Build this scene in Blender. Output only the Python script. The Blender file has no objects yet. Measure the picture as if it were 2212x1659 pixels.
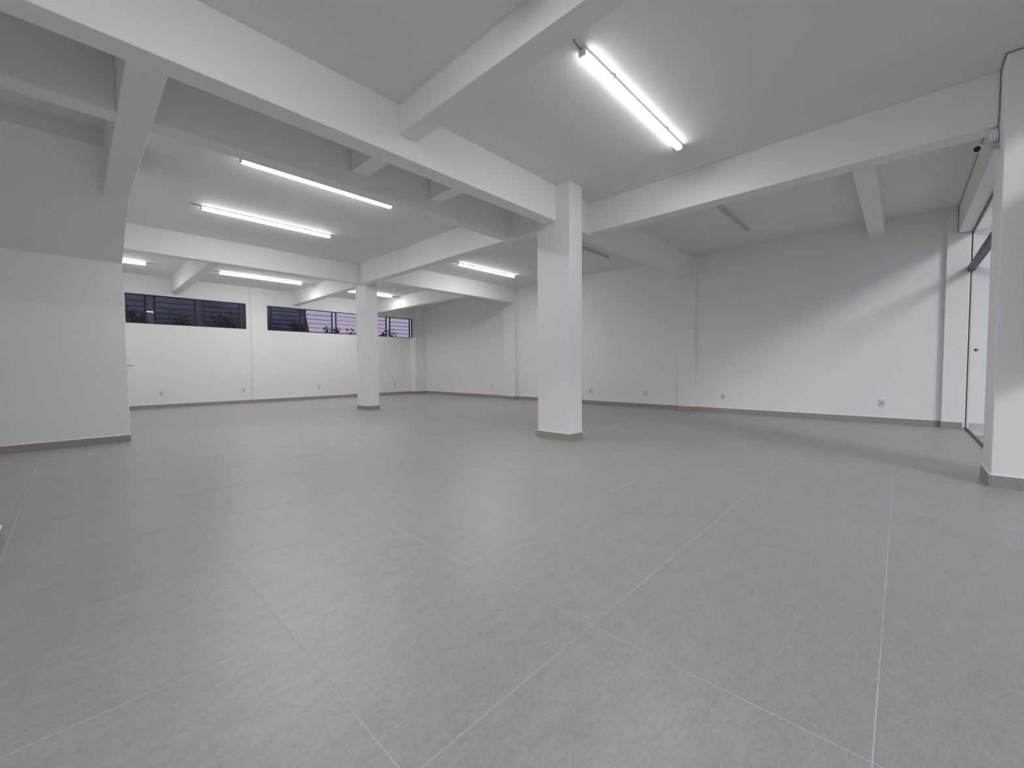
import bpy, bmesh, math, random
from mathutils import Vector, Matrix
random.seed(7)
SC = bpy.context.scene
COL = SC.collection

# ------------------------------------------------------------------ camera
# world: x runs along the window wall, y runs along the long right-hand wall
CAM_H = 1.0221
yaw, pitch, roll = math.radians(43.334), math.radians(-2.322), math.radians(-0.373)
F = Vector((math.cos(pitch)*math.cos(yaw), math.cos(pitch)*math.sin(yaw), math.sin(pitch)))
R0 = Vector((math.sin(yaw), -math.cos(yaw), 0)); U0 = R0.cross(F)
Rv = R0*math.cos(roll) + U0*math.sin(roll); Uv = -R0*math.sin(roll) + U0*math.cos(roll)
cd = bpy.data.cameras.new('camera'); cam = bpy.data.objects.new('camera', cd); COL.objects.link(cam)
cd.sensor_fit = 'HORIZONTAL'; cd.sensor_width = 36.0; cd.lens = 892.7/2212*36.0
cd.clip_start = 0.02; cd.clip_end = 400
cam.matrix_world = Matrix(((Rv.x, Uv.x, -F.x, 0), (Rv.y, Uv.y, -F.y, 0), (Rv.z, Uv.z, -F.z, CAM_H), (0, 0, 0, 1)))
SC.camera = cam

# ------------------------------------------------------------------ light and exposure
SKY_STRENGTH = 0.74
SUN_STRENGTH = 0.86
LED_STRENGTH = 66.0
SC.view_settings.view_transform = 'Standard'; SC.view_settings.look = 'None'
SC.view_settings.gamma = 1.0; SC.view_settings.use_curve_mapping = False
SC.view_settings.exposure = 0.43
w = bpy.data.worlds.new('dusk_sky'); SC.world = w; w.use_nodes = True
nt = w.node_tree; nt.nodes.clear()
o_ = nt.nodes.new('ShaderNodeOutputWorld'); bg = nt.nodes.new('ShaderNodeBackground')
tc = nt.nodes.new('ShaderNodeTexCoord'); sp = nt.nodes.new('ShaderNodeSeparateXYZ'); rp = nt.nodes.new('ShaderNodeValToRGB')
nt.links.new(tc.outputs['Generated'], sp.inputs[0]); nt.links.new(sp.outputs['Z'], rp.inputs[0])
rp.color_ramp.elements[0].position = 0.0; rp.color_ramp.elements[0].color = (0.92, 0.78, 0.98, 1)
rp.color_ramp.elements[1].position = 0.6; rp.color_ramp.elements[1].color = (0.74, 0.75, 0.97, 1)
nt.links.new(rp.outputs[0], bg.inputs[0]); bg.inputs[1].default_value = SKY_STRENGTH
nt.links.new(bg.outputs[0], o_.inputs[0])
sd = bpy.data.lights.new('low_sun', 'SUN'); sun = bpy.data.objects.new('low_sun', sd); COL.objects.link(sun)
sd.energy = SUN_STRENGTH; sd.angle = math.radians(15); sd.color = (0.99, 0.96, 1.0)
sun.rotation_euler = Vector((0.62, 0.78, -0.50)).to_track_quat('-Z', 'Y').to_euler()
SC.cycles.max_bounces = 10; SC.cycles.diffuse_bounces = 6; SC.cycles.transparent_max_bounces = 16
SC.cycles.sample_clamp_indirect = 6.0

# ------------------------------------------------------------------ materials
def mat(name, col, rough=0.6, metal=0.0, bump=0.0, bscale=60.0, var=0.0, vscale=3.0, spec=0.5, emit=0.0, ecol=None):
    m = bpy.data.materials.new(name); m.use_nodes = True
    n = m.node_tree.nodes; l = m.node_tree.links; b = n['Principled BSDF']
    b.inputs['Base Color'].default_value = (*col, 1); b.inputs['Roughness'].default_value = rough
    b.inputs['Metallic'].default_value = metal; b.inputs['Specular IOR Level'].default_value = spec
    g = n.new('ShaderNodeNewGeometry')
    if bump:
        t = n.new('ShaderNodeTexNoise'); t.inputs['Scale'].default_value = bscale; t.inputs['Detail'].default_value = 4
        l.new(g.outputs['Position'], t.inputs['Vector'])
        bn = n.new('ShaderNodeBump'); bn.inputs['Strength'].default_value = bump; bn.inputs['Distance'].default_value = 0.004
        l.new(t.outputs['Fac'], bn.inputs['Height']); l.new(bn.outputs[0], b.inputs['Normal'])
    if var:
        t2 = n.new('ShaderNodeTexNoise'); t2.inputs['Scale'].default_value = vscale; t2.inputs['Detail'].default_value = 6
        l.new(g.outputs['Position'], t2.inputs['Vector'])
        r = n.new('ShaderNodeValToRGB')
        r.color_ramp.elements[0].position = 0.3; r.color_ramp.elements[1].position = 0.7
        r.color_ramp.elements[0].color = (*[c*(1-var) for c in col], 1); r.color_ramp.elements[1].color = (*[min(1, c*(1+var)) for c in col], 1)
        l.new(t2.outputs['Fac'], r.inputs[0]); l.new(r.outputs[0], b.inputs['Base Color'])
    if emit:
        b.inputs['Emission Color'].default_value = (*(ecol or col), 1); b.inputs['Emission Strength'].default_value = emit
    return m

def tile_mat(name, base, streak=0.05, rough=0.35):
    m = bpy.data.materials.new(name); m.use_nodes = True
    n = m.node_tree.nodes; l = m.node_tree.links; b = n['Principled BSDF']
    g = n.new('ShaderNodeNewGeometry'); oi = n.new('ShaderNodeObjectInfo')
    off = n.new('ShaderNodeVectorMath'); off.operation = 'MULTIPLY_ADD'
    l.new(oi.outputs['Random'], off.inputs[0]); off.inputs[1].default_value = (7, 5, 3); l.new(g.outputs['Position'], off.inputs[2])
    def noise(scale, detail, sx=1, sy=1, rough_=0.6):
        mp = n.new('ShaderNodeMapping'); mp.inputs['Scale'].default_value = (sx, sy, 1); mp.inputs['Rotation'].default_value = (0, 0, 0.15)
        l.new(off.outputs[0], mp.inputs[0])
        t = n.new('ShaderNodeTexNoise'); t.inputs['Scale'].default_value = scale; t.inputs['Detail'].default_value = detail
        t.inputs['Roughness'].default_value = rough_
        l.new(mp.outputs[0], t.inputs['Vector']); return t.outputs['Fac']
    def ramp(fac, p0, c0, p1, c1):
        r = n.new('ShaderNodeValToRGB'); r.color_ramp.elements[0].position = p0; r.color_ramp.elements[1].position = p1
        r.color_ramp.elements[0].color = (*c0, 1); r.color_ramp.elements[1].color = (*c1, 1); l.new(fac, r.inputs[0]); return r.outputs[0]
    def mul(a, c, f=1.0):
        x = n.new('ShaderNodeMix'); x.data_type = 'RGBA'; x.blend_type = 'MULTIPLY'; x.inputs['Factor'].default_value = f
        l.new(a, x.inputs['A']); l.new(c, x.inputs['B']); return x.outputs['Result']
    k = 1-streak*1.6
    warm = (base[0]*1.02, base[1]*1.005, base[2]*0.955); cool = (base[0]*0.955, base[1]*0.965, base[2]*1.0)
    c = ramp(noise(2.6, 6), 0.3, warm, 0.7, cool)
    c = mul(c, ramp(noise(9, 8, 1.0, 2.4), 0.3, (k, k, k), 0.7, (1, 1, 1)))
    c = mul(c, ramp(noise(55, 6, 1.0, 1.6, 0.75), 0.28, (0.80, 0.80, 0.79), 0.56, (1.02, 1.02, 1.02)))
    c = mul(c, ramp(noise(26, 2), 0.205, (0.42, 0.40, 0.37), 0.225, (1, 1, 1)))
    rr = n.new('ShaderNodeMapRange'); rr.inputs['To Min'].default_value = 0.985; rr.inputs['To Max'].default_value = 1.015
    l.new(oi.outputs['Random'], rr.inputs['Value'])
    vm = n.new('ShaderNodeVectorMath'); vm.operation = 'SCALE'; l.new(c, vm.inputs[0]); l.new(rr.outputs[0], vm.inputs['Scale'])
    l.new(vm.outputs[0], b.inputs['Base Color'])
    r2 = n.new('ShaderNodeMapRange'); r2.inputs['To Min'].default_value = rough-0.05; r2.inputs['To Max'].default_value = rough+0.08
    l.new(noise(5, 5), r2.inputs['Value']); l.new(r2.outputs[0], b.inputs['Roughness'])
    bn = n.new('ShaderNodeBump'); bn.inputs['Strength'].default_value = 0.05; bn.inputs['Distance'].default_value = 0.002
    l.new(noise(80, 5), bn.inputs['Height']); l.new(bn.outputs[0], b.inputs['Normal'])
    b.inputs['Specular IOR Level'].default_value = 0.42
    return m

def glass_mat(name, tint, ior=1.5, rough=0.0):
    m = bpy.data.materials.new(name); m.use_nodes = True
    n = m.node_tree.nodes; l = m.node_tree.links; n.remove(n['Principled BSDF'])
    out = n['Material Output']; tr = n.new('ShaderNodeBsdfTransparent'); gl = n.new('ShaderNodeBsdfGlossy')
    fr = n.new('ShaderNodeFresnel'); fr.inputs['IOR'].default_value = ior; mx = n.new('ShaderNodeMixShader')
    tr.inputs[0].default_value = (*tint, 1); gl.inputs['Roughness'].default_value = rough; gl.inputs[0].default_value = (1, 1, 1, 1)
    ge = n.new('ShaderNodeNewGeometry'); inv = n.new('ShaderNodeMath'); inv.operation = 'SUBTRACT'; inv.inputs[0].default_value = 1.0
    mu = n.new('ShaderNodeMath'); mu.operation = 'MULTIPLY'
    l.new(ge.outputs['Backfacing'], inv.inputs[1]); l.new(inv.outputs[0], mu.inputs[0]); l.new(fr.outputs[0], mu.inputs[1])
    l.new(mu.outputs[0], mx.inputs[0]); l.new(tr.outputs[0], mx.inputs[1]); l.new(gl.outputs[0], mx.inputs[2]); l.new(mx.outputs[0], out.inputs[0])
    return m

M = {
 'paint': mat('white_wall_paint', (0.86, 0.86, 0.85), 0.55, bump=0.10, bscale=90, var=0.012, vscale=1.3),
 'ceil': mat('white_ceiling_paint', (0.80, 0.80, 0.80), 0.75, bump=0.22, bscale=45, var=0.015, vscale=1.0),
 'tile': tile_mat('grey_porcelain_tile', (0.432, 0.422, 0.402), streak=0.075),
 'skirt': tile_mat('skirting_porcelain', (0.37, 0.345, 0.32), rough=0.42),
 'grout': mat('light_grout', (0.555, 0.55, 0.545), 0.9, bump=0.2, bscale=200, var=0.15, vscale=1.1),
 'caulk': mat('white_caulk', (0.82, 0.82, 0.82), 0.5),
 'led': mat('lit_led_diffuser', (1, 1, 1), 0.4, emit=LED_STRENGTH, ecol=(0.985, 0.987, 1.0)),
 'led_side': mat('led_diffuser_flank', (1, 1, 1), 0.4, emit=LED_STRENGTH*0.2, ecol=(0.985, 0.987, 1.0)),
 'led_soft_side': mat('led_diffuser_foreground_flank', (1, 1, 1), 0.4, emit=43.0*0.2, ecol=(0.985, 0.987, 1.0)),
 'led_dim_side': mat('led_diffuser_weakened_flank', (1, 1, 1), 0.4, emit=43.0*0.2, ecol=(0.985, 0.987, 1.0)),  # flank of the lamp that is set weaker than the far ones
 'led_soft': mat('lit_led_diffuser_foreground', (1, 1, 1), 0.4, emit=43.0, ecol=(0.985, 0.987, 1.0)),
 'led_dim': mat('lit_led_diffuser_weakened', (1, 1, 1), 0.4, emit=43.0, ecol=(0.985, 0.987, 1.0)),  # set weaker than the far lamps to even out the brightness
 'ledoff': mat('unlit_led_diffuser', (0.50, 0.50, 0.53), 0.35),
 'lampbody': mat('white_lamp_metal', (0.80, 0.80, 0.80), 0.4),
 'plastic': mat('white_outlet_plastic', (0.64, 0.67, 0.72), 0.32),
 'module': mat('outlet_insert_plastic', (0.56, 0.59, 0.65), 0.35),
 'dark': mat('dark_slot', (0.03, 0.03, 0.035), 0.5),
 'black': mat('black_window_metal', (0.012, 0.011, 0.016), 0.45),
 'bronze': mat('dark_bronze_aluminium', (0.030, 0.023, 0.026), 0.42),
 'steel': mat('brushed_steel', (0.42, 0.42, 0.43), 0.3, metal=1.0),
 'door': mat('white_door_paint', (0.80, 0.80, 0.80), 0.35, bump=0.03, bscale=30),
 'glass': glass_mat('clear_glass', (0.95, 0.985, 0.965)),
 'smoke': glass_mat('smoked_louvre_glass', (0.67, 0.67, 0.71)),
 'blocker': mat('light_blocker_grey', (0.55, 0.57, 0.53), 0.6),  # opaque grey for the added sheet that blocks daylight
 'cable': mat('dark_cable', (0.16, 0.135, 0.13), 0.6),
 'camplast': mat('camera_plastic', (0.70, 0.70, 0.66), 0.4),
 'cambox': mat('camera_box_plastic', (0.74, 0.77, 0.84), 0.4),
 'lens': mat('camera_lens', (0.004, 0.004, 0.006), 0.08),
 'pave': mat('concrete_pavement', (0.42, 0.41, 0.40), 0.85, bump=0.3, bscale=40, var=0.12, vscale=1.2),
 'soil': mat('grey_blue_bank', (0.10, 0.115, 0.15), 0.95, bump=0.5, bscale=8, var=0.4, vscale=1.5),
 'leaf': mat('dark_green_leaf', (0.020, 0.032, 0.020), 0.5, var=0.4, vscale=6),
 'stem': mat('shrub_bark', (0.05, 0.04, 0.03), 0.8),
}

# ------------------------------------------------------------------ mesh helpers
def tag(o, label=None, cat=None, group=None, kind=None):
    if label: o['label'] = label
    if cat: o['category'] = cat
    if group: o['group'] = group
    if kind: o['kind'] = kind
    return o
def link(name, me, m, parent=None):
    o = bpy.data.objects.new(name, me); COL.objects.link(o)
    if m and not len(me.materials): me.materials.append(m)
    if parent: o.parent = parent
    return o
def bm_box(bm, x0, x1, y0, y1, z0, z1, bevel=0.0, seg=2):
    r = bmesh.ops.create_cube(bm, size=1.0)['verts']
    for v in r:
        v.co.x = x0 + (v.co.x+0.5)*(x1-x0); v.co.y = y0 + (v.co.y+0.5)*(y1-y0); v.co.z = z0 + (v.co.z+0.5)*(z1-z0)
    if bevel:
        es = {e for v in r for e in v.link_edges}
        bmesh.ops.bevel(bm, geom=list(es), offset=bevel, segments=seg, profile=0.5, affect='EDGES')
def bm_tube(bm, pts, rad, seg=10):
    pts = [Vector(p) for p in pts]; rings = []
    for i, p in enumerate(pts):
        d = (pts[min(i+1, len(pts)-1)] - pts[max(i-1, 0)]).normalized()
        a = d.orthogonal().normalized() if abs(d.z) > 0.9 else d.cross(Vector((0, 0, 1))).normalized()
        b = d.cross(a)
        rr = rad[i] if isinstance(rad, (list, tuple)) else rad
        rings.append([bm.verts.new(p + (a*math.cos(2*math.pi*k/seg) + b*math.sin(2*math.pi*k/seg))*rr) for k in range(seg)])
    for i in range(len(rings)-1):
        for k in range(seg):
            bm.faces.new((rings[i][k], rings[i][(k+1) % seg], rings[i+1][(k+1) % seg], rings[i+1][k]))
    bm.faces.new(rings[0]); bm.faces.new(rings[-1][::-1])
def bm_prism(bm, poly, x0, x1):                # poly of (y, z), swept along x
    a = [bm.verts.new((x0, y, z)) for y, z in poly]; b = [bm.verts.new((x1, y, z)) for y, z in poly]
    n = len(poly)
    for i in range(n): bm.faces.new((a[i], a[(i+1) % n], b[(i+1) % n], b[i]))
    bm.faces.new(a[::-1]); bm.faces.new(b)
def mesh(name, fn, smooth=False):
    bm = bmesh.new(); fn(bm); bmesh.ops.recalc_face_normals(bm, faces=bm.faces[:])
    me = bpy.data.meshes.new(name); bm.to_mesh(me); bm.free()
    if smooth:
        for p in me.polygons: p.use_smooth = True
    return me
def part(name, m, parent, fn, smooth=False): return link(name, mesh(name, fn, smooth), m, parent)
def struct(name, m, boxes, label, cat, bevel=0.0):
    def fn(bm):
        for b in boxes: bm_box(bm, *b, bevel=bevel)
    return tag(link(name, mesh(name, fn), m), label, cat, kind='structure')
def empty(name, loc, rz=0.0):
    o = bpy.data.objects.new(name, None); COL.objects.link(o); o.location = loc; o.rotation_euler = (0, 0, rz); o.empty_display_size = 0.1
    return o
def copy_tree(o, parent=None):
    c = o.copy(); COL.objects.link(c)
    if parent: c.parent = parent
    for ch in list(o.children): copy_tree(ch, c)
    return c

# ------------------------------------------------------------------ main dimensions (metres)
ZC, ZB = 3.517, 3.037            # ceiling, underside of the deep beams
ZF = 3.46                        # ceiling beyond the far cross beam
RU, WV, GV = 9.73, 14.248, -0.757  # right wall, window wall, shop front
LU, LV = 0.517, 7.967            # corner of the enclosed room on the left
XL = -2.4                        # left end of the hall (outside the picture)

# ------------------------------------------------------------------ floor
fl = struct('floor', M['grout'], [(XL-0.15, RU+0.15, GV-0.04, WV+0.15, -0.12, -0.0012), (XL-0.15, 5.7, -1.04, GV-0.04, -0.12, -0.0012)], 'pale grout bed under the grey porcelain floor tiles', 'floor')
T, J = 0.84, 0.0048
U_0, V_0 = 0.537, 1.7117; PLX = 5.6
cache = {}
def tile_mesh(sx, sy):
    k = (round(sx, 3), round(sy, 3))
    if k not in cache:
        def fn(bm):
            bm_box(bm, -sx/2, sx/2, -sy/2, sy/2, -0.0012, 0.0)
            top = [e for e in bm.edges if all(v.co.z > -0.0003 for v in e.verts)]
            bmesh.ops.bevel(bm, geom=top, offset=0.0006, segments=1, affect='EDGES')
        cache[k] = mesh('tile', fn)
    return cache[k]
for i in range(-6, 14):
    for j in range(-6, 18):
        x0, x1 = max(U_0+i*T, XL)+J/2, min(U_0+(i+1)*T, RU)-J/2
        y0, y1 = max(V_0+j*T, GV if x1 > PLX else -1.0)+J/2, min(V_0+(j+1)*T, WV)-J/2
        if x1-x0 < 0.02 or y1-y0 < 0.02: continue
        if x1 < LU and y0 > LV: continue          # inside the closed room
        o = link('tile', tile_mesh(x1-x0, y1-y0), M['tile'], fl); o.location = ((x0+x1)/2, (y0+y1)/2, 0)

# ------------------------------------------------------------------ ceiling, walls
struct('ceiling', M['ceil'], [(XL-0.15, RU+0.15, -1.15, 9.7, ZC, ZC+0.15), (LU-0.15, RU+0.15, 9.7, WV+0.15, ZF, ZC+0.15)], 'flat white painted concrete ceiling between the beams', 'ceiling')
struct('wall_right', M['paint'], [(RU, RU+0.15, -2.6, WV+0.15, -0.1, ZC)], 'long white wall on the right with six sockets', 'wall')
W1 = (LU, 3.583); W2 = (4.143, 9.365); ZS, ZT = 2.21, 2.966
struct('wall_back', M['paint'], [(LU-0.15, RU, WV, WV+0.15, -0.1, ZS), (LU-0.15, RU, WV, WV+0.15, ZT, ZC),
    (LU-0.15, W1[0], WV, WV+0.15, ZS, ZT), (W1[1], W2[0], WV, WV+0.15, ZS, ZT), (W2[1], RU, WV, WV+0.15, ZS, ZT)], 'far white wall carrying the strip of louvred windows', 'wall')
struct('wall_left', M['paint'], [(XL, LU, LV, LV+0.15, 0, ZC)], 'white wall of the closed room on the left', 'wall')
DY0, DY1, DZ = 8.30, 9.12, 2.10
struct('wall_inner', M['paint'], [(LU-0.15, LU, LV+0.15, DY0, 0, ZC), (LU-0.15, LU, DY1, WV, 0, ZC), (LU-0.15, LU, DY0, DY1, DZ, ZC)], 'side wall of the closed room with its door', 'wall')
struct('wall_end', M['paint'], [(XL-0.15, XL, -1.15, LV+0.15, -0.1, ZC)], 'white end wall closing the hall on the left', 'wall')
# sloped underside of the stair in front of the left wall
sl = 0.475
so = link('stair_soffit', mesh('stair_soffit', lambda bm: bm_prism(bm, [(LV, 2.503), (LV, ZC), (6.165, ZC), (6.165, 2.503+sl*(LV-6.165))], XL, LU)), M['paint'])
tag(so, 'white sloping underside of a stair above the left wall', 'stair', kind='structure')

# ------------------------------------------------------------------ columns and pilasters
def column(name, x0, x1, y0, y1, z1, label, z0=0.0):
    return struct(name, M['paint'], [(x0, x1, y0, y1, z0, z1)], label, 'column', bevel=0.006)
C1 = (4.636, 4.933, 3.292, 3.857); C2 = (4.907, 5.201, 9.46, 10.005); C3 = (-0.63, -0.333, 3.292, 3.857)
column('column', *C1, ZC, 'large white column in the middle where three beams meet')
column('column', *C2, ZC, 'distant white column standing before the louvred windows')
column('column', *C3, ZC, 'white column at the extreme left edge, mostly cut off')
PL = (5.229, 5.73, -1.10, -0.56); GW = -1.0
column('column', *PL, ZC, 'wide white pillar at the right edge beside the security camera')
column('pilaster', 9.61, RU, 8.935, 9.445, ZC, 'white wall pilaster left of the middle column on the right wall')
column('pilaster', 9.68, RU, 3.43, 3.80, ZC, 'white wall pilaster right of the middle column')
column('pilaster', 9.672, RU, GV+0.012, -0.48, ZC, 'brightly daylit white pilaster next to the glass shop front')
column('pilaster', 3.69, 4.045, 14.205, WV, ZF, 'flat white pilaster between the two louvred windows')
column('pipe_casing', 9.215, RU, 13.90, WV, ZS, 'low white boxed casing in the far corner below window level')
column('pilaster', 9.44, RU, 14.02, WV, ZF, 'narrow white pilaster above the boxed casing in the far corner', z0=ZS)

# ------------------------------------------------------------------ beams
def beam(x0, x1, y0, y1, z0, label, z1=None):
    return struct('ceiling_beam', M['paint'], [(x0, x1, y0, y1, z0, z1 or ZC)], label, 'beam', bevel=0.005)
beam(C3[1], C1[0], 3.522, 3.728, ZB, 'long deep white beam running from the upper left to the middle column')
beam(XL, C3[0], 3.522, 3.728, ZB, 'white beam stub left of the cut-off left column')
beam(LU, 4.78, 4.53, 4.72, ZB+0.018, 'white beam parallel behind the long foreground beam')
beam(XL, 0.30, 4.53, 4.72, ZB, 'white beam in the upper left bay before the stair')
beam(0.30, LU, 3.728, 6.90, ZB, 'white cross beam from the foreground beam to the stair slope')
beam(2.2, 2.39, 3.728, 4.525, 3.21, 'short white rib between the parallel beams, nearer the left')
beam(3.25, 3.43, 3.728, 4.525, 3.21, 'short white rib between the parallel beams, nearer the middle column')
beam(2.2, 2.4, -0.9, 3.522, 3.242, 'shallow white beam crossing the top of the picture to the foreground beam')
beam(4.78, 4.97, C1[3], C2[2], ZB, 'white beam linking the middle column to the distant column')
beam(C1[1], 9.68, 3.525, 3.748, ZB, 'white beam from the middle column to the right wall')
beam(5.488, 5.703, PL[3], 3.525, 3.06, 'deep white beam from the middle column to the right pillar')
beam(5.703, RU, 0.27, 0.47, 3.242, 'shallow white beam in the unlit bay by the shop front')
beam(LU, C2[0], 9.6, 9.8, 3.072, 'far white beam running left from the distant column')
beam(4.97, 9.61, 8.95, 9.15, 3.07, 'far white beam running right from the distant column to the wall')
beam(1.85, 2.04, 9.8, WV, 3.055, 'small white beam above the left louvred window', ZF+0.02)
beam(4.89, 5.08, C2[3], WV, 3.055, 'small white beam from the distant column to the window wall', ZF+0.02)
beam(7.70, 7.89, 9.15, WV, 3.055, 'white beam with brightly lit face in the far right bay', ZF+0.02)

# ------------------------------------------------------------------ skirting tiles
def skirting(name, runs, label):
    """runs: (x0, y0, x1, y1, nx, ny) along a wall face; n points into the room"""
    th, hh = 0.011, 0.098
    def bead(bm):
        for x0, y0, x1, y1, nx, ny in runs:
            d = Vector((x1-x0, y1-y0, 0)).normalized(); n = Vector((nx, ny, 0))
            a = Vector((x0, y0, 0)); b = Vector((x1, y1, 0))
            q = []
            for p, e in ((a, 0), (b, 0)):
                q.append([bm.verts.new(p + Vector((0, 0, hh+0.010))), bm.verts.new(p + n*th + Vector((0, 0, hh+0.003))), bm.verts.new(p + n*th + Vector((0, 0, hh))), bm.verts.new(p + Vector((0, 0, hh)))])
            for k in range(4): bm.faces.new((q[0][k], q[0][(k+1) % 4], q[1][(k+1) % 4], q[1][k]))
            bm.faces.new(q[0]); bm.faces.new(q[1][::-1])
    root = tag(link(name, mesh(name, bead), M['caulk']), label, 'baseboard', kind='structure')
    for x0, y0, x1, y1, nx, ny in runs:
        L = math.hypot(x1-x0, y1-y0); ang = math.atan2(y1-y0, x1-x0); n = max(1, math.ceil(L/0.84-0.05)); s = 0.0
        while s < L-0.01:
            e = min(s+0.84, L)
            if L-e < 0.10: e = L
            key = ('sk', round(e-s, 3))
            if key not in cache:
                half = (e-s)/2-0.0007
                cache[key] = mesh('skirting_tile', lambda bm: bm_box(bm, -half, half, -th/2, th/2, 0.0, hh, bevel=0.0008, seg=1))
            c = (s+e)/2; o = link('skirting_tile', cache[key], M['skirt'], root)
            o.location = (x0+(x1-x0)*c/L+nx*th/2, y0+(y1-y0)*c/L+ny*th/2, 0); o.rotation_euler = (0, 0, ang); s = e
    return root
def around(c, faces='WSEN', t=0.011):
    x0, x1, y0, y1 = c; r = []
    if 'W' in faces: r.append((x0, y0, x0, y1, -1, 0))
    if 'S' in faces: r.append((x0-t, y0, x1+t, y0, 0, -1))
    if 'E' in faces: r.append((x1, y0, x1, y1, 1, 0))
    if 'N' in faces: r.append((x0-t, y1, x1+t, y1, 0, 1))
    return r
skirting('baseboard_right', [(RU, -0.48, RU, 3.43, -1, 0), (9.68, 3.43, 9.68, 3.80, -1, 0), (9.68, 3.43, RU, 3.43, 0, -1), (RU, 3.80, RU, 8.935, -1, 0),
    (9.61, 8.935, 9.61, 9.445, -1, 0), (9.61, 8.935, RU, 8.935, 0, -1), (RU, 9.445, RU, 13.90, -1, 0), (9.672, GV+0.04, 9.672, -0.48, -1, 0)], 'grey tile skirting along the right wall and its pilasters')
skirting('baseboard_back', [(LU, WV, 3.69, WV, 0, -1), (3.69, 14.205, 4.045, 14.205, 0, -1), (3.69, 14.205, 3.69, WV, -1, 0), (4.045, WV, 9.215, WV, 0, -1),
    (9.215, 13.90, 9.215, WV, -1, 0), (9.204, 13.90, RU, 13.90, 0, -1)], 'grey tile skirting along the window wall')
skirting('baseboard_left', [(XL, LV, LU+0.011, LV, 0, -1), (LU, LV, LU, DY0-0.06, 1, 0), (LU, DY1+0.06, LU, WV, 1, 0)], 'grey tile skirting along the left wall')
skirting('baseboard_column', around(C1), 'grey tile skirting round the large middle column')
skirting('baseboard_far_column', around(C2), 'grey tile skirting round the distant column')
skirting('baseboard_edge_column', around(C3), 'grey tile skirting round the cut-off column at the left edge')
skirting('baseboard_pillar', [(PL[0], GW+0.03, PL[0], PL[3], -1, 0), (PL[0]-0.011, PL[3], PL[1]+0.011, PL[3], 0, 1), (PL[1], GV+0.03, PL[1], PL[3], 1, 0)], 'grey tile skirting round the pillar at the right edge')

# ------------------------------------------------------------------ louvred windows
def louvre_window(name, x0, x1, items, label):
    """items: ('p', a, b) narrow fixed pane | ('s', a, b, tilt) stack of five louvres"""
    y = WV+0.085
    def frame(bm):
        bm_box(bm, x0, x1, y-0.02, y+0.02, ZT-0.022, ZT); bm_box(bm, x0, x1, y-0.02, y+0.02, ZS, ZS+0.018)
        xs = sorted({v for it in items for v in it[1:3]})
        for v in xs: bm_box(bm, v-0.016, v+0.016, y-0.018, y+0.018, ZS+0.018, ZT-0.022)
    root = tag(link(name, mesh(name, frame), M['black']), label, 'window', kind='structure')
    zb, zt = ZS+0.02, ZT-0.024; h = (zt-zb)/5
    for it in items:
        a, b = it[1]+0.014, it[2]-0.014
        if it[0] == 'p':
            part('fixed_pane', M['smoke'], root, lambda bm: bm_box(bm, a, b, y-0.003, y+0.003, zb, zt))
        else:
            th = math.radians(it[3]); L = h*1.06
            dy, dz = math.sin(th)*L/2, math.cos(th)*L/2
            key = ('lv', round(b-a, 3), it[3])
            for k in range(5):
                zc_ = zb+h*(k+0.5)
                if key not in cache:
                    def pane(bm):
                        w2 = (b-a)/2; n = Vector((0, math.cos(th), math.sin(th)))*0.0025
                        p = [Vector((sx*w2, -s*dy, s*dz)) for sx, s in ((-1, 1), (1, 1), (1, -1), (-1, -1))]
                        f1 = [bm.verts.new(v+n) for v in p]; f2 = [bm.verts.new(v-n) for v in p]
                        bm.faces.new(f1); bm.faces.new(f2[::-1])
                        for q in range(4): bm.faces.new((f1[q], f1[(q+1) % 4], f2[(q+1) % 4], f2[q]))
                    def holder(bm):
                        w2 = (b-a)/2; tp = Vector((0, -dy, dz)); bt = Vector((0, dy, -dz))
                        for s in (-1, 1):
                            bm_tube(bm, [tp*0.94+Vector((s*w2*0.985, 0, 0)), bt*0.94+Vector((s*w2*0.985, 0, 0))], 0.008, 6)
                        bm_tube(bm, [bt+Vector((-w2*0.985, 0, 0)), bt+Vector((w2*0.985, 0, 0))], 0.0105, 6)
                    cache[key] = (mesh('louvre_pane', pane), mesh('holder', holder))
                p = link('louvre_pane', cache[key][0], M['smoke'], root); p.location = ((a+b)/2, y, zc_)
                link('holder', cache[key][1], M['black'], p)
    return root
louvre_window('window_1', W1[0], W1[1], [('s', 0.53, 1.34, 16), ('p', 1.34, 1.505), ('s', 1.505, 2.38, 16), ('p', 2.38, 2.547), ('s', 2.547, 3.443, 16), ('p', 3.443, 3.575)], 'left strip window of nearly closed smoked glass louvres in black frames')
louvre_window('window_2', W2[0], W2[1], [('p', 4.15, 4.265), ('s', 4.265, 5.125, 52), ('p', 5.125, 5.29), ('s', 5.29, 6.168, 38), ('p', 6.168, 6.30), ('s', 6.30, 7.17, 46), ('p', 7.17, 7.33),
    ('s', 7.33, 8.222, 38), ('p', 8.222, 8.374), ('s', 8.374, 9.249, 14), ('p', 9.249, 9.36)], 'right strip window of tilted glass louvres against a lilac sky')

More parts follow.
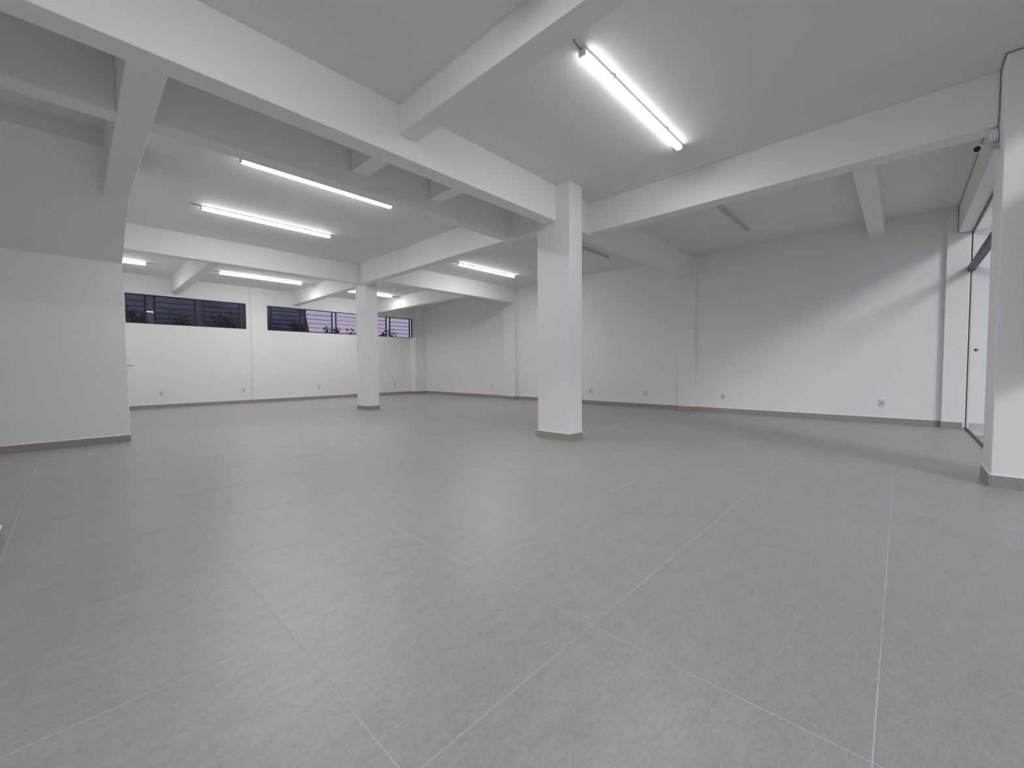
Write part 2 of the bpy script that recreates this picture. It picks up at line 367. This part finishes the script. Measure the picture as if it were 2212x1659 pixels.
# ------------------------------------------------------------------ door of the closed room
dr = tag(part('door_1', M['door'], None, lambda bm: bm_box(bm, LU-0.020, LU+0.018, DY0+0.035, DY1-0.035, 0.008, DZ-0.035, bevel=0.003)), 'white door seen edge-on at the end of the left wall', 'door', kind='structure')
def casing(bm):
    for y0, y1, z0, z1 in ((DY0-0.06, DY0+0.03, 0, DZ+0.06), (DY1-0.03, DY1+0.06, 0, DZ+0.06), (DY0+0.03, DY1-0.03, DZ-0.03, DZ+0.06)):
        bm_box(bm, LU-0.15, LU+0.026, y0, y1, z0, z1, bevel=0.003)
part('door_frame', M['door'], dr, casing)
hd = part('handle_plate', M['steel'], dr, lambda bm: bm_box(bm, LU+0.017, LU+0.034, DY0+0.05, DY0+0.09, 0.94, 1.17, bevel=0.003))
hy = DY0+0.07
part('lever', M['steel'], hd, lambda bm: bm_tube(bm, [(LU+0.03, hy, 1.085), (LU+0.072, hy, 1.085), (LU+0.086, hy+0.008, 1.085), (LU+0.09, hy+0.03, 1.084), (LU+0.09, hy+0.12, 1.082)], 0.009, 10), True)
part('key_cylinder', M['steel'], hd, lambda bm: bm_tube(bm, [(LU+0.03, hy, 0.995), (LU+0.046, hy, 0.995)], 0.009, 12))

# ------------------------------------------------------------------ shop front
def shopfront(name, x0, x1, mull, label, latch=None, GV=GV):
    y0, y1 = GV-0.014, GV+0.010
    def frame(bm):
        bm_box(bm, x0, x1, y0, y1, 3.065, 3.09, bevel=0.002, seg=1); bm_box(bm, x0, x1, y0, y1, 0.0, 0.022, bevel=0.002, seg=1)
        for v in [x0+0.012]+mull+[x1-0.012]: bm_box(bm, v-0.012, v+0.012, y0, y1, 0.022, 3.065, bevel=0.002, seg=1)
    root = tag(link(name, mesh(name, frame), M['bronze']), label, 'window', kind='structure')
    part('transom', M['bronze'], root, lambda bm: bm_box(bm, x0+0.03, x1, GV-0.03, GV+0.042, 2.475, 2.56, bevel=0.004))
    xs = [x0]+mull+[x1]
    for a, b in zip(xs[:-1], xs[1:]):
        part('upper_pane', M['glass'], root, lambda bm: bm_box(bm, a+0.015, b-0.015, GV-0.004, GV+0.004, 2.565, 3.05))
        part('lower_pane', M['glass'], root, lambda bm: bm_box(bm, a+0.015, b-0.015, GV-0.005, GV+0.005, 0.028, 2.475))
    if latch:
        part('latch', M['dark'], root, lambda bm: bm_box(bm, latch-0.05, latch+0.05, GV+0.005, GV+0.022, 1.205, 1.24, bevel=0.003))
    return root
shopfront('window_3', PL[1]+0.002, RU-0.02, [7.0], 'tall glass shop front with dark transom beyond the right pillar', latch=8.7)
shopfront('window_4', XL+0.002, PL[0]-0.002, [-0.5, 1.4, 3.0, 4.5], 'tall glass shop front behind the photographer', GV=GW)
w4 = [o for o in COL.objects if o.name == 'window_4'][0]
part('light_blocker', M['blocker'], w4, lambda bm: bm_box(bm, 4.52, 5.21, GW+0.006, GW+0.008, 1.02, 2.47))  # added sheet, out of view, to shade the right pillar's face
struct('trim_1', M['paint'], [(PL[1], RU-0.058, GV+0.03-0.06, -0.6, 3.09, ZC)], 'white boxed header above the right glass shop front', 'header', bevel=0.004)
struct('trim_2', M['paint'], [(XL, PL[0], GW-0.06, GW+0.1, 3.09, ZC)], 'white boxed header above the shop front behind the photographer', 'header', bevel=0.004)

# ------------------------------------------------------------------ linear LED lights
LW, LL = 0.066, 1.95
def diffuser(bm):
    pr = [(-0.029, -0.020), (-0.030, -0.046), (-0.025, -0.055), (-0.013, -0.060), (0.013, -0.060), (0.025, -0.055), (0.030, -0.046), (0.029, -0.020)]
    xs = ((-LL/2+0.012, 0.86), (-LL/2+0.022, 1.0), (LL/2-0.022, 1.0), (LL/2-0.012, 0.86)); rings = []
    for x, s in xs: rings.append([bm.verts.new((x, y*s, -0.020+(z+0.020)*s)) for y, z in pr])
    for a, b in zip(rings[:-1], rings[1:]):
        for k in range(8): bm.faces.new((a[k], a[(k+1) % 8], b[(k+1) % 8], b[k])).material_index = 0 if k in (2, 3, 4) else 1
    bm.faces.new(rings[0][::-1]).material_index = 1; bm.faces.new(rings[-1]).material_index = 1
me_diff = mesh('diffuser', diffuser)
me_diffs = {k: me_diff.copy() for k in ('led', 'led_soft', 'led_dim', 'ledoff')}
for k, me in me_diffs.items():
    me.materials.append(M[k]); me.materials.append(M.get(k+'_side', M[k]))
me_base = mesh('base_channel', lambda bm: bm_box(bm, -LL/2, LL/2, -LW/2, LW/2, -0.020, 0, bevel=0.002, seg=1))
def capm(bm):
    bm_box(bm, -0.010, 0.010, -LW/2+0.002, LW/2-0.002, -0.056, 0, bevel=0.003, seg=1)
me_cap = mesh('end_cap', capm)
me_clip = mesh('clip', lambda bm: bm_box(bm, -0.02, 0.02, -LW/2-0.006, LW/2+0.006, -0.030, -0.001, bevel=0.002, seg=1))
def wire(bm):
    bm_tube(bm, [(-LL/2-0.006, 0.0, -0.010), (-LL/2-0.05, 0.006, -0.009), (-LL/2-0.10, 0.001, -0.006), (-LL/2-0.135, -0.006, 0.0)], 0.0035, 6)
me_wire = mesh('cable', wire)
def led(x0, y, zc_, label, group, lit='led', flip=False, drop=0.0):
    zc_ -= drop
    r = empty('linear_light', (x0+LL/2, y, zc_), math.pi if flip else 0)
    tag(r, label, 'ceiling light', group)
    link('base_channel', me_base, M['lampbody'], r)
    if drop:
        for s in (-1, 1): part('spacer', M['lampbody'], r, lambda bm: bm_box(bm, s*0.5-0.03, s*0.5+0.03, -0.02, 0.02, 0.0, drop))
    link('diffuser', me_diffs[lit], M[lit], r)
    for s in (-1, 1):
        c = link('end_cap', me_cap, M['lampbody'], r); c.location.x = s*(LL/2+0.002)
        c = link('clip', me_clip, M['lampbody'], r); c.location.x = s*LL*0.28
    link('cable', me_wire, M['cable'], r)
    return r
GL = 'lit linear ceiling lights'; GU = 'unlit linear ceiling lights'
led(2.83, 1.885, ZC, 'lit linear light nearest the camera, alone in the large foreground bay', GL, lit='led_soft')
led(1.425, 5.675, ZC, 'long lit linear light just behind the parallel beam, upper of the left pair', GL, drop=0.03)
led(1.422, 7.835, ZC, 'long lit linear light, lower of the pair in the left bay', GL)
led(2.575, 12.46, ZF, 'lit linear light above the gap between the two louvred windows', GL)
led(1.209-LL, 12.60, ZF, 'lit linear light half hidden behind the left wall edge', GL, flip=True)
led(6.36, 7.737, ZC, 'lit linear light between the middle and the distant column', GL)
led(5.50, 12.58, ZF, 'lit linear light partly hidden behind the distant column', GL, flip=True)
led(8.453-LL, 2.095, ZC, 'unlit grey linear light under the bay by the shop front', GU, lit='ledoff')
led(8.347-LL, 4.875, ZC, 'unlit grey linear light half hidden behind the middle column', GU, lit='ledoff')
led(-0.35, 1.885, ZC, 'lit linear light overhead in the bay left of the shallow beam', GL, lit='led_dim')

# ------------------------------------------------------------------ wall sockets
def rounded_plate(bm, w2, h2, y0, y1, r):
    bm_box(bm, -w2, w2, y0, y1, -h2, h2)
    bmesh.ops.bevel(bm, geom=[e for e in bm.edges if abs(e.verts[0].co.y-e.verts[1].co.y) > 1e-5], offset=r, segments=3, affect='EDGES')
me_plate = mesh('cover_plate', lambda bm: rounded_plate(bm, 0.037, 0.059, -0.009, 0.0, 0.006))
me_mod = mesh('socket_insert', lambda bm: rounded_plate(bm, 0.024, 0.026, -0.012, -0.009, 0.008))
def holes(bm):
    for sx, dz in ((-0.0095, 0.0), (0.0, -0.003), (0.0095, 0.0)):
        bm_tube(bm, [(sx, -0.0135, dz), (sx, -0.010, dz)], 0.0042, 8)
me_hole = mesh('pin_holes', holes)
def outlet(x, y, z, rz, label, group):
    r = tag(empty('wall_outlet', (x, y, z), rz), label, 'outlet', group)
    link('cover_plate', me_plate, M['plastic'], r); link('socket_insert', me_mod, M['module'], r); link('pin_holes', me_hole, M['dark'], r)
GR, GB = 'sockets along the right wall', 'sockets along the window wall'
for y, lab in ((13.6, 'small white socket deepest on the right wall, beside the far corner casing'), (10.1, 'white socket just left of the pilaster on the far right wall'),
               (6.21, 'white socket just right of the large middle column'), (4.61, 'white socket left of the pilaster behind the middle column'),
               (2.833, 'white socket right of the pilaster in the shaded wall bay'), (0.24, 'white socket nearest the glass shop front on the right wall')):
    outlet(RU, y, 0.352, -math.pi/2, lab, GR)
for x, lab in ((1.58, 'white socket under the left louvred window near the door'), (3.464, 'white socket beside the pilaster between the windows'),
               (5.65, 'white socket left of the distant column on the window wall'), (8.514, 'white socket right of the distant column under the window')):
    outlet(x, WV, 0.387, 0, lab, GB)

# ------------------------------------------------------------------ security camera and cables
sc = tag(empty('security_camera', (5.52, PL[3], 2.985)), 'small white bullet security camera with round box under the beam end', 'camera')
def P(*v): return tuple(a-b for a, b in zip(v, (5.52, PL[3], 2.985)))
def boxm(bm):
    bmesh.ops.create_uvsphere(bm, u_segments=24, v_segments=14, radius=1.0)
    for v in bm.verts:
        c = v.co
        k = 1.0/max(1e-6, (abs(c.x)**4+abs(c.y)**4+abs(c.z)**4)**0.25)
        v.co = Vector((c.x*k*0.052, c.y*k*0.030+0.030, c.z*k*0.055))
part('junction_box', M['cambox'], sc, boxm, True)
part('bracket', M['camplast'], sc, lambda bm: bm_tube(bm, [P(5.53, -0.555, 2.915), P(5.525, -0.535, 2.895), P(5.50, -0.515, 2.885), P(5.46, -0.49, 2.882)], [0.030, 0.024, 0.014, 0.014], 12), True)
ax = Vector((-0.80, 0.48, -0.26)).normalized()
c0 = Vector(P(5.475, -0.50, 2.895)); c1 = c0+ax*0.155
bd = part('camera_body', M['camplast'], sc, lambda bm: bm_tube(bm, [c0, c0+ax*0.01, c1-ax*0.005, c1], [0.024, 0.029, 0.031, 0.030], 20), True)
part('lens', M['lens'], bd, lambda bm: bm_tube(bm, [c1-ax*0.002, c1+ax*0.003], 0.0235, 20))
part('lead', M['cable'], sc, lambda bm: bm_tube(bm, [P(5.50, -0.545, 3.03), P(5.482, -0.548, 3.06), P(5.478, -0.552, 3.2), P(5.480, -0.552, 3.35), P(5.477, -0.552, 3.50), P(5.34, -0.551, 3.511), P(5.225, -0.551, 3.512)], 0.003, 6))
pc = part('ceiling_cable', M['cable'], None, lambda bm: bm_tube(bm, [(5.224, -0.552, 3.512), (5.222, -0.60, 3.511), (5.224, -0.80, 3.511), (5.223, -0.95, 3.511)], 0.003, 6))
tag(pc, 'thin dark cable along the ceiling joint of the right edge pillar', 'cable')
cb = part('header_line', M['cable'], None, lambda bm: bm_tube(bm, [(5.735, -0.594, 3.50), (6.6, -0.594, 3.508), (7.5, -0.595, 3.502), (8.6, -0.594, 3.508), (9.66, -0.594, 3.505), (9.667, -0.594, 3.40), (9.666, -0.595, 3.10), (9.666, -0.62, 3.085), (9.666, -0.71, 3.085)], 0.0026, 6))  # thin dark tube traced along the header's edge
tag(cb, 'thin dark line along the edge of the white header', 'cable')
jc = part('junction_cover', M['plastic'], None, lambda bm: bm_tube(bm, [(4.487, 7.89, ZC), (4.487, 7.89, ZC-0.006), (4.487, 7.89, ZC-0.010)], [0.052, 0.052, 0.044], 20))
tag(jc, 'small round cover on the ceiling near the distant column', 'cover plate')

# ------------------------------------------------------------------ outside
struct('ground_front', M['pave'], [(-40, 50, -40, GV-0.05, -0.30, -0.13)], 'pale concrete pavement outside the shop front', 'pavement')
def bank(bm):
    nx, ny = 90, 18; g = []
    for i in range(nx+1):
        row = []
        for j in range(ny+1):
            x = -14+36*i/nx; y = 15.2+9*j/ny
            t = max(0.0, min(1.0, (6.45-x)/0.5)); top = 0.5+5.0*t
            z = 0.2+top*min(1.0, (j/ny)*4.2)**0.8 + random.uniform(-0.12, 0.12)
            row.append(bm.verts.new((x, y+random.uniform(-0.1, 0.1), z)))
        g.append(row)
    for i in range(nx):
        for j in range(ny): bm.faces.new((g[i][j], g[i+1][j], g[i+1][j+1], g[i][j+1]))
tag(link('ground_bank', mesh('ground_bank', bank, True), M['soil']), 'dark earth bank rising behind the left louvred window', 'bank', kind='structure')
def shrub(x, y, z0, h, rad, n, label, seed):
    rnd = random.Random(seed); root = tag(empty('shrub', (x, y, z0)), label, 'shrub', 'shrubs behind the louvred windows')
    tips = []
    def stems(bm):
        for k in range(11):
            a = rnd.uniform(0, 6.28); r = rnd.uniform(0.2, 1)*rad; top = Vector((math.cos(a)*r, math.sin(a)*r, h*rnd.uniform(0.7, 1.0)))
            mid = Vector((top.x*0.35, top.y*0.35, top.z*0.5)); tips.append((mid, top)); bm_tube(bm, [(0, 0, 0), mid, top], [0.016, 0.010, 0.004], 5)
    part('stem', M['stem'], root, stems)
    def leaves(bm):
        for k in range(n):
            a, b = rnd.choice(tips); p = a.lerp(b, rnd.uniform(0.1, 1.08))+Vector((rnd.uniform(-0.14, 0.14), rnd.uniform(-0.14, 0.14), rnd.uniform(-0.1, 0.1)))
            d = Vector((rnd.uniform(-1, 1), rnd.uniform(-1, 1), rnd.uniform(-0.3, 1))).normalized(); s = d.orthogonal().normalized(); u = d.cross(s)
            q = rnd.uniform(0, 6.28); s = s*math.cos(q)+u*math.sin(q); L = rnd.uniform(0.07, 0.15); W = L*0.26; nn = d.cross(s)
            v = [bm.verts.new(p), bm.verts.new(p+d*L*0.5+s*W+nn*L*0.08), bm.verts.new(p+d*L-nn*L*0.06), bm.verts.new(p+d*L*0.5-s*W+nn*L*0.08)]
            bm.faces.new((v[0], v[1], v[2])); bm.faces.new((v[0], v[2], v[3]))
    tag(part('foliage', M['leaf'], root, leaves), kind='stuff')
    return root
for k, (x, y, h, lab) in enumerate([(6.9, 15.9, 1.95, 'dark leafy shrub left of the distant column behind the window'), (8.1, 16.9, 1.95, 'dark leafy shrub hidden behind the distant column'),
        (9.2, 15.9, 1.95, 'dark leafy shrub right of the distant column behind the window'), (5.55, 15.8, 1.95, 'dark leafy shrub at the left end of the right window'),
        (4.45, 15.8, 1.9, 'dark leafy shrub between the two louvred windows'), (3.35, 15.75, 2.1, 'dark leafy shrub behind the right end of the left window'),
        (2.25, 15.75, 2.0, 'dark leafy shrub behind the middle of the left window'), (1.15, 15.75, 2.05, 'dark leafy shrub behind the left end of the left window')]):
    shrub(x, y, 0.6, h, 0.30, 700, lab, 3+k)
